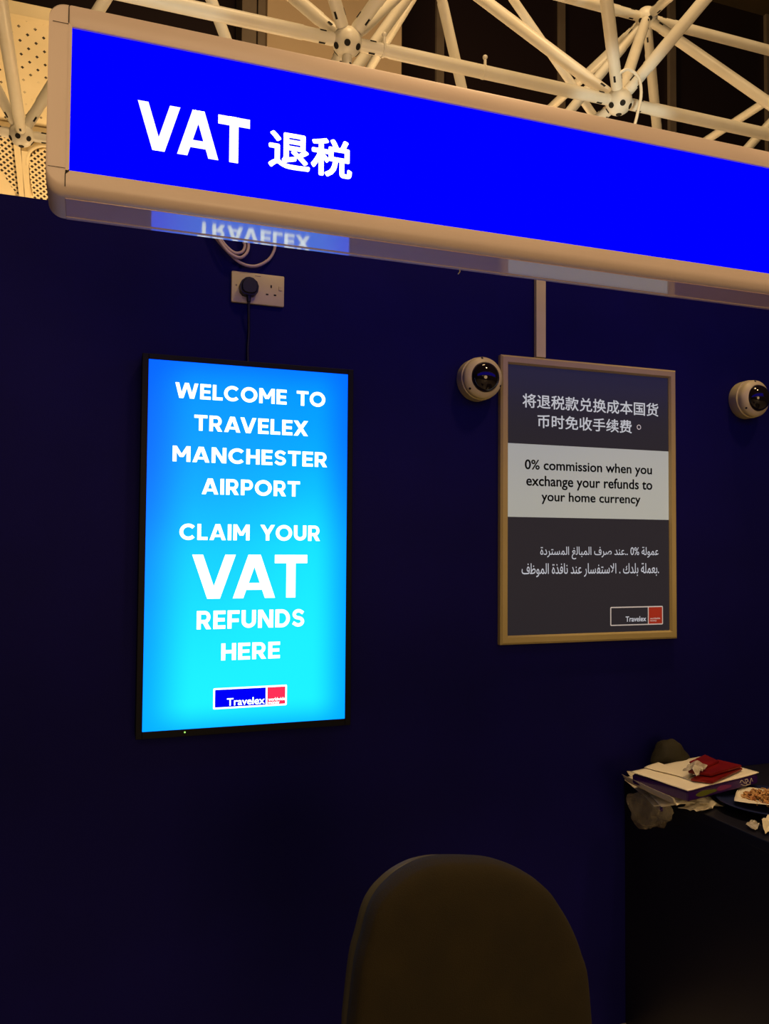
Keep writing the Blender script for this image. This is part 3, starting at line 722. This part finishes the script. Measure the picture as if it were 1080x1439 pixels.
# close the bottom with a gently rounded lower edge below the frame of the photo
low = [(xR+.002, .64), (xR-.012, .61), (xR-.05, .565), (xm+.08, .548), (xm, .545), (xm-.08, .548), (xL+.05, .565), (xL+.012, .61), (xL, .66)]
OUT = [(q.x, q.z) for q in smoothpath([Vector((a_, 0, b_)) for a_, b_ in P2+low+P2[:1]], 4)][:-1]
chair = thing('office_chair', 'dark olive brown upholstered office chair with rounded backrest', 'chair', (xm, -1.2, 0))
cc = (xm, .80)
def pillow(bm, out, yc, front, back, pw=3.0, rings=12, grow=1.0):
    """inflated pad around an outline: rings of the outline shrinking towards its centre line"""
    n = len(out); levels = []
    for side, th in ((-1, front), (1, back)):
        L = []
        for k in range(rings):
            s = math.sin(math.pi/2*k/(rings-1)) if k else 0      # 0 at rim .. 1 inside
            sh_ = 1-.93*(1-math.cos(math.pi/2*k/(rings-1)))
            d_ = th*(1-(1-k/(rings-1))**pw)**(1/pw)
            L.append([(cc[0]+(x-cc[0])*sh_*grow, yc+side*d_, cc[1]+(z-cc[1])*sh_*grow) for x, z in out])
        levels.append(L)
    allr = levels[0][::-1]+levels[1][1:]
    V = [[bm.verts.new(p) for p in r_] for r_ in allr]
    for A_, B_ in zip(V, V[1:]):
        for i in range(n): bm.faces.new((A_[i], A_[(i+1) % n], B_[(i+1) % n], B_[i]))
    for r_ in (V[0], V[-1]):
        c_ = bm.verts.new((sum(v.co.x for v in r_)/n, r_[0].co.y, sum(v.co.z for v in r_)/n))
        for i in range(n): bm.faces.new((r_[i], r_[(i+1) % n], c_))
def rake(bm):    # lean the back slightly away from the sitter, curve it a little
    for v in bm.verts:
        v.co.y += (v.co.z-.997)*-.10 if False else 0
bm = bmesh.new(); pillow(bm, OUT, CYY, .045, .030, 2.6, 16); link('backrest', bm, fabric, chair, smooth='all')
bm = bmesh.new(); pillow(bm, OUT, CYY+.045, .018, .016, 2.0, 6, .962); bmesh.ops.translate(bm, vec=(-.006, 0, -.004), verts=bm.verts); link('back_shell', bm, shell_m, chair, smooth='all')
bm = bmesh.new(); box(bm, xm-.23, xm+.23, -1.50, -1.04, .44, .52, .035, seg=4); link('seat', bm, fabric, chair, smooth=True)
bm = bmesh.new(); box(bm, xm-.035, xm+.035, CYY+.05, CYY+.065, .40, .72, .006); box(bm, xm-.035, xm+.035, -1.2, CYY+.06, .405, .43, .006); link('back_bracket', bm, chair_blk, chair)
bm = bmesh.new(); lathe(bm, (xm, -1.25, .10), (0, 0, 1), [(0, .03), (.16, .03), (.165, .02), (.32, .02), (.325, .07), (.345, .09)], 20); link('gas_column', bm, chair_blk, chair, smooth=True)
for k in range(5):
    a_ = math.radians(72*k+20); d = Vector((math.cos(a_), math.sin(a_), 0)); s = Vector((-d.y, d.x, 0)); o = Vector((xm, -1.25, 0))
    bm = bmesh.new(); prism(bm, [o+s*.025+Vector((0, 0, .13)), o-s*.025+Vector((0, 0, .13)), o+d*.30-s*.015+Vector((0, 0, .085)), o+d*.30+s*.015+Vector((0, 0, .085))], (0, 0, -.028)); lg = link('base_leg', bm, chair_blk, chair)
    bm = bmesh.new(); c_ = o+d*.285; rod(bm, c_+Vector((0, 0, .05)), c_+Vector((0, 0, .075)), .008); lathe(bm, c_+s*.022+Vector((0, 0, .026)), -s, [(0, .02), (.004, .026), (.018, .026), (.022, .015), (.026, .026), (.040, .026), (.044, .02)], 16); link('caster', bm, chair_blk, lg, smooth=True)

# ================================================================== COUNTER AND WHAT LIES ON IT
CX, CH = 1.618, .762
ct = thing('counter', 'dark counter running out from the navy wall on the right', 'counter', (2.1, -.75, 0))
bm = bmesh.new(); box(bm, CX, 2.6, -1.5, -.002, CH-.03, CH, .003); link('countertop', bm, counter_m, ct)
bm = bmesh.new(); box(bm, CX+.004, CX+.03, -1.48, -.002, 0, CH-.03); link('side_panel', bm, counter_m, ct)
bm = bmesh.new(); box(bm, CX+.03, 2.58, -1.46, -1.43, 0, CH-.03); box(bm, 2.56, 2.58, -1.43, -.002, 0, CH-.03); link('front_panel', bm, counter_m, ct)

PG = 'loose papers under the purple box'
def Z(px_, py_, z): return atz(px_, py_, z)
def paper_thing(c, label, m_=paper, name='paper_sheet', amp=.004, fr=9, curl=None, seed=1, cat='paper', group=PG, th=.0008, jag=.006, droop=1.2):
    bm_ = bmesh.new(); sheet(bm_, c, amp=amp, fr=fr, curl=curl, seed=seed, th=th, jag=jag, droop=droop); o = link(name, bm_, m_, smooth='all'); return tag(o, label, cat, group)
paper_thing([Z(878, 1096, .766), Z(918, 1127, .766), Z(1014, 1134, .766), Z(985, 1096, .766)], 'lowest cream sheet, directly on the dark counter, under all the other papers', seed=2, amp=.0025, droop=2.0)
paper_thing([Z(869, 1079, .773), Z(930, 1130, .773), Z(1000, 1130, .773), Z(960, 1094, .773)], 'creased cream sheet with its curled tip poking out furthest left', curl=lambda u, v: (0, 0, .022*((1-v)*(1-u))**5), seed=5, amp=.003, fr=14, droop=1.0)
paper_thing([Z(881, 1092, .781), Z(948, 1124, .781), Z(1004, 1114, .781), Z(950, 1087, .781)], 'cream sheet third from the bottom, sagging over the counter edge', seed=9, amp=.003, fr=11, droop=.4)
paper_thing([Z(873, 1100, .789), Z(946, 1134, .789), Z(990, 1110, .789), Z(950, 1084, .789)], 'pale sheet whose upturned long edge hides the left side of the purple box', seed=12, amp=.002, curl=lambda u, v: (0, 0, (.024)*max(0, 1-v/.08)), droop=0)
paper_thing([Z(952, 1134, .768), Z(985, 1143, .766), Z(1018, 1132, .766), Z(1000, 1122, .767)], 'crumpled cream paper wrapper with a ragged end beside the blue plate', name='paper_wrapper', amp=.012, fr=26, seed=21, cat='wrapper', group=None, jag=.010)
# clear plastic bag hanging over the counter edge
bagm = noisy(mat('clear_plastic_bag', (.5, .45, .34), .18, alpha=.34), (.16, .13, .08), (.60, .54, .40), 14, 4, .6, 30)
bm = bmesh.new(); bmesh.ops.create_icosphere(bm, subdivisions=5, radius=1)
c = atx(912, 1138, CX-.045)
for v in bm.verts:
    q = v.co.copy(); k = 1+.34*noise.noise(q*1.5+Vector((3, 1, 2)))+.16*noise.noise(q*3.2)+.07*noise.noise(q*8)
    lob = .85 if q.y < 0 else 1.0
    v.co = c+Vector((q.x*.036, q.y*.086*k, q.z*.056*k*lob))+Vector((0, 0, -.012*q.y))
link_ = link('plastic_bag', bm, bagm, smooth='all'); tag(link_, 'clear crumpled plastic bag hanging over the counter edge', 'bag')
bm = bmesh.new(); bmesh.ops.create_icosphere(bm, subdivisions=3, radius=1)
c2 = atx(927, 1136, CX-.058)
for v in bm.verts: v.co = c2+Vector((v.co.x*.006, v.co.y*.012*(1+.3*noise.noise(v.co*2)), v.co.z*.009))
link('printed_mark', bm, purple, link_, smooth='all')

# purple box with a white leaflet on top
ZT = .832
cL, cF, cR, cB = Z(886, 1086, ZT), Z(966, 1111, ZT), Z(1066, 1086, ZT), Z(985, 1063, ZT)
bulge = lambda u, v: (0, 0, -.004*math.sin(math.pi*u)*0)
bxm = bmesh.new()
def inner(p, k=.985):
    c_ = (cL+cF+cR+cB)/4; return c_+(p-c_)*k
prism(bxm, [inner(q)-Vector((0, 0, .0035)) for q in (cL, cF, cR, cB)], (0, 0, -.028)); bmesh.ops.bevel(bxm, geom=list(bxm.edges), offset=.004, segments=3, affect='EDGES')
pb = link('snack_box', bxm, purple, smooth=True); tag(pb, 'flat purple printed box under the white leaflet', 'box')
# print on the long side: green and magenta swirls, pale scribbled lettering
eF, eR = inner(cF)-Vector((0, 0, .0035)), inner(cR)-Vector((0, 0, .0035)); dd = (eR-eF).normalized(); nn = Vector((dd.y, -dd.x, 0))
def side(u, w, out=.0006): return eF+(eR-eF)*u+Vector((0, 0, -.028*w))+nn*out
def patch(name, u0, u1, w0, w1, m_):
    bm_ = bmesh.new(); pts_ = []
    for i in range(16):
        a_ = 2*math.pi*i/16; pts_.append(side((u0+u1)/2+(u1-u0)/2*math.cos(a_), (w0+w1)/2+(w1-w0)/2*math.sin(a_)*(1+.2*math.cos(3*a_)), .0003))
    prism(bm_, pts_, nn*.0004); link(name, bm_, m_, pb)
patch('printed_swirl', .10, .40, .28, .80, mat('print_green', (.10, .11, .012), .4)); patch('printed_swirl', .38, .60, .25, .72, mat('print_magenta', (.16, .015, .11), .4))
txm = mat('print_pale', (.5, .45, .42), .4)
bm = bmesh.new()
for k, pts_ in enumerate(([(.72, .42), (.75, .2), (.79, .6), (.80, .25)], [(.79, .2), (.84, .3), (.81, .7), (.85, .8)], [(.83, .2), (.87, .7), (.89, .25), (.91, .6)], [(.74, .6), (.80, .85), (.88, .8)])):
    cable(bm, [side(a_, b_, .001) for a_, b_ in pts_], .0009, 6, 6)
link('lettering', bm, txm, pb, smooth='all')
bm = bmesh.new(); sheet(bm, [cL, cF, cR, cB], th=.002, amp=.0015, fr=7, curl=lambda u, v: (0, 0, .004*(1-u)*(1-v)), seed=4)
tag(link('leaflet', bm, paper_w, smooth='all'), 'white leaflet lying flat on the purple box', 'leaflet')
# small cream card on the leaflet, red booklets, clear wrapper
Zb = ZT+.004
paper_thing([Z(905, 1078, Zb+.004), Z(965, 1095, Zb), Z(974, 1089, Zb), Z(925, 1071, Zb+.004)], 'narrow cream folded card along the left of the white leaflet', name='folded_card', m_=paper_w, amp=.003, seed=31, cat='card', group=None, th=.002, jag=.003)
def booklet(c, label, th, m_, cover=True):
    bm_ = bmesh.new(); prism(bm_, [Vector(q) for q in c], (0, 0, -th)); bmesh.ops.bevel(bm_, geom=list(bm_.edges), offset=th*.25, segments=2, affect='EDGES')
    o = link('booklet', bm_, m_, smooth=True); return tag(o, label, 'booklet', 'red booklets on the white leaflet')
pgm = mat('booklet_pages', (.35, .12, .06), .7)
b1 = booklet([Z(970, 1094, Zb+.008), Z(1001, 1098, Zb+.008), Z(1043, 1079, Zb+.008), Z(1008, 1071, Zb+.008)], 'red booklet lying lower, its brownish pages facing the wide side of the leaflet', .007, red_m)
b2 = booklet([Z(966, 1083, Zb+.018), Z(998, 1088, Zb+.018), Z(1042, 1075, Zb+.018), Z(1008, 1067, Zb+.018)], 'red booklet in the middle of the red pile', .007, red_m)
b3 = booklet([Z(968, 1070, Zb+.024), Z(990, 1078, Zb+.024), Z(1010, 1069, Zb+.024), Z(990, 1060, Zb+.024)], 'small dark red booklet topmost at the back of the pile', .005, red_m)
paper_thing([Z(960, 1083, Zb+.022), Z(980, 1092, Zb+.018), Z(994, 1078, Zb+.028), Z(972, 1074, Zb+.028)], 'crumpled clear wrapper on top of the red booklets', name='clear_wrapper', m_=foil, amp=.012, fr=40, seed=41, cat='wrapper', group=None, jag=.006)
# dark pouch behind
bm = bmesh.new(); bmesh.ops.create_icosphere(bm, subdivisions=4, radius=1)
c = at(940, 1068, -.075)
for v in bm.verts:
    q = v.co.copy(); k = 1+.16*noise.noise(q*1.6+Vector((1, 7, 2)))+.05*noise.noise(q*5)
    zz = q.z*.062*k
    v.co = c+Vector((q.x*.066*k*(1-.25*max(q.z, 0)), q.y*.045*k, zz if zz > 0 else zz*.9))
zmin = min(v.co.z for v in bm.verts)
bmesh.ops.translate(bm, vec=(0, 0, max(0, CH+.001-zmin)), verts=bm.verts)
tag(link('cloth_pouch', bm, olive, smooth='all'), 'dark olive cloth pouch slumped behind the papers against the wall', 'pouch')

# blue plate with noodles
pc = Z(1082, 1124, CH+.03)
plate = thing('serving_plate', 'dark blue round plate cut off by the right side of the picture', 'plate', (pc.x, pc.y, CH))
bm = bmesh.new(); R1 = .145
lathe(bm, (pc.x, pc.y, CH), (0, 0, 1), [(0, .06), (.001, .075), (.006, .085), (.026, R1-.004), (.030, R1), (.031, R1-.004), (.022, R1-.030), (.012, .07), (.009, .05), (.009, 0)], 48)
link('dish', bm, plate_m, plate, smooth=True)
bm = bmesh.new(); cc_ = Vector((pc.x+.005, pc.y+.01, CH+.020))
nk = [cc_+Vector((-.122, 0, .014)), cc_+Vector((0, -.122, .013)), cc_+Vector((.115, 0, .014)), cc_+Vector((0, .115, .013))]
sheet(bm, nk, th=.001, amp=.003, fr=12, seed=3, jag=.004, curl=lambda u, v: (0, 0, -.012*(4*u*(1-u))*(4*v*(1-v))))
tag(link('paper_napkin', bm, paper_w, smooth='all'), 'white paper napkin under the fried food on the blue plate', 'napkin')
foodm = noisy(mat('fried_noodles', (.5, .25, .08), .55), (.32, .10, .03), (.62, .38, .14), 45, 5, .6, 120)
bm = bmesh.new(); random.seed(5)
for k in range(150):
    a_ = random.uniform(0, 2*math.pi); rr = .066*math.sqrt(random.random()); o = cc_+Vector((rr*math.cos(a_), rr*math.sin(a_), .006+.024*(1-(rr/.075)**2)*random.random()))
    d = Vector((random.uniform(-1, 1), random.uniform(-1, 1), random.uniform(-.25, .25))).normalized()*.014; e = Vector((random.uniform(-1, 1), random.uniform(-1, 1), .3))*.006
    cable(bm, [o-d, o-d*.3+e, o+d*.4-e*.6, o+d], .0024, 6, 4)
tag(link('fried_noodles', bm, foodm, smooth='all'), 'heap of golden brown fried noodles on the napkin', 'food', kind='stuff')
# wrappers on the counter edge
for c_, lab, sd, m_ in (([Z(1048, 1158, CH+.012), Z(1060, 1168, CH+.004), Z(1070, 1160, CH+.008), Z(1056, 1152, CH+.016)], 'small crumpled cellophane wrapper at the counter edge below the blue plate', 51, foil),
                    ([Z(1069, 1152, CH+.03), Z(1074, 1172, CH+.006), Z(1094, 1168, CH+.006), Z(1088, 1146, CH+.03)], 'pale folded wrapper on the counter edge at the right side of the picture', 57, paper)):
    paper_thing(c_, lab, name='sweet_wrapper', m_=m_, amp=.008, fr=45, seed=sd, cat='wrapper', group='sweet wrappers on the counter edge', jag=.004)

# ================================================================== LIGHT
Wd = bpy.data.worlds.new('world'); S.world = Wd; Wd.use_nodes = True
Wd.node_tree.nodes['Background'].inputs[0].default_value = (.5, .5, .5, 1); Wd.node_tree.nodes['Background'].inputs[1].default_value = .012
def area(name, loc, tgt, size, power, col, spread=180):
    L = bpy.data.lights.new(name, 'AREA'); L.shape = 'DISK'; L.size = size; L.energy = power; L.color = col; L.spread = math.radians(spread)
    o = bpy.data.objects.new(name, L); C.objects.link(o); o.location = loc
    o.rotation_euler = (Vector(tgt)-Vector(loc)).to_track_quat('-Z', 'Y').to_euler(); return o
def spot(name, loc, tgt, power, col, ang, blend=.6, r=.05):
    L = bpy.data.lights.new(name, 'SPOT'); L.energy = power; L.color = col; L.spot_size = math.radians(ang); L.spot_blend = blend; L.shadow_soft_size = r
    o = bpy.data.objects.new(name, L); C.objects.link(o); o.location = loc
    o.rotation_euler = (Vector(tgt)-Vector(loc)).to_track_quat('-Z', 'Y').to_euler(); return o
WARM = (1, .66, .32)
area('hall_lamp', (-1.5, -8.5, 4.6), (.8, 0, 1.7), 4.0, 150, WARM)
area('low_front_fill', (1.2, -9.0, 1.7), (.8, 0, 1.7), 3.0, 112, WARM)  # added fill without a real fitting, lifts the sign's shadow and underside
area('hall_lamp', (2.2, -3.4, 6.8), (1.2, 0, 1.6), .6, 90, WARM)
spot('counter_fill_spot', (1.75, -.95, 6.0), (1.75, -.35, .8), 330, WARM, 17, .7, .08)  # narrow spot added to brighten the papers, no fitting known
spot('chair_rim_spot', (.75, -1.15, 6.0), (.62, -1.0, .9), 420, WARM, 14, .7, .08)  # extra spot put in only to light the backrest's top rim
area('concourse_lamp', (1.5, -.3, 8.5), (2.2, 5, 4), 1.5, 110, WARM, 120)
area('backdrop_fill', (1.2, 1.2, .6), (1.6, 3.0, 4.5), 1.5, 52, WARM)  # unseen fill behind the partition, added to light the truss from below
area('backdrop_fill', (-1.6, 4.4, .8), (-1.0, 5.4, 5), 1.5, 55, WARM)  # second added fill, for the cream ceiling
area('backdrop_fill', (2.2, 6.0, 1.0), (2.6, 8.4, 6), 1.5, 330, WARM)  # third added fill, brightens the tan pillar and mullions
spot('node_spotlight', (2.5, .5, 2.6), nb(1, 0)+Vector((0, 0, -.05)), 60, (.95, 1, .85), 22)
spot('node_spotlight', (-.1, .4, 2.6), at(215, 6, Y0), 40, (.95, 1, .85), 22)
S.view_settings.view_transform = 'Standard'; S.view_settings.look = 'None'; S.view_settings.gamma = 1; S.view_settings.exposure = 0
S.view_settings.use_curve_mapping = False
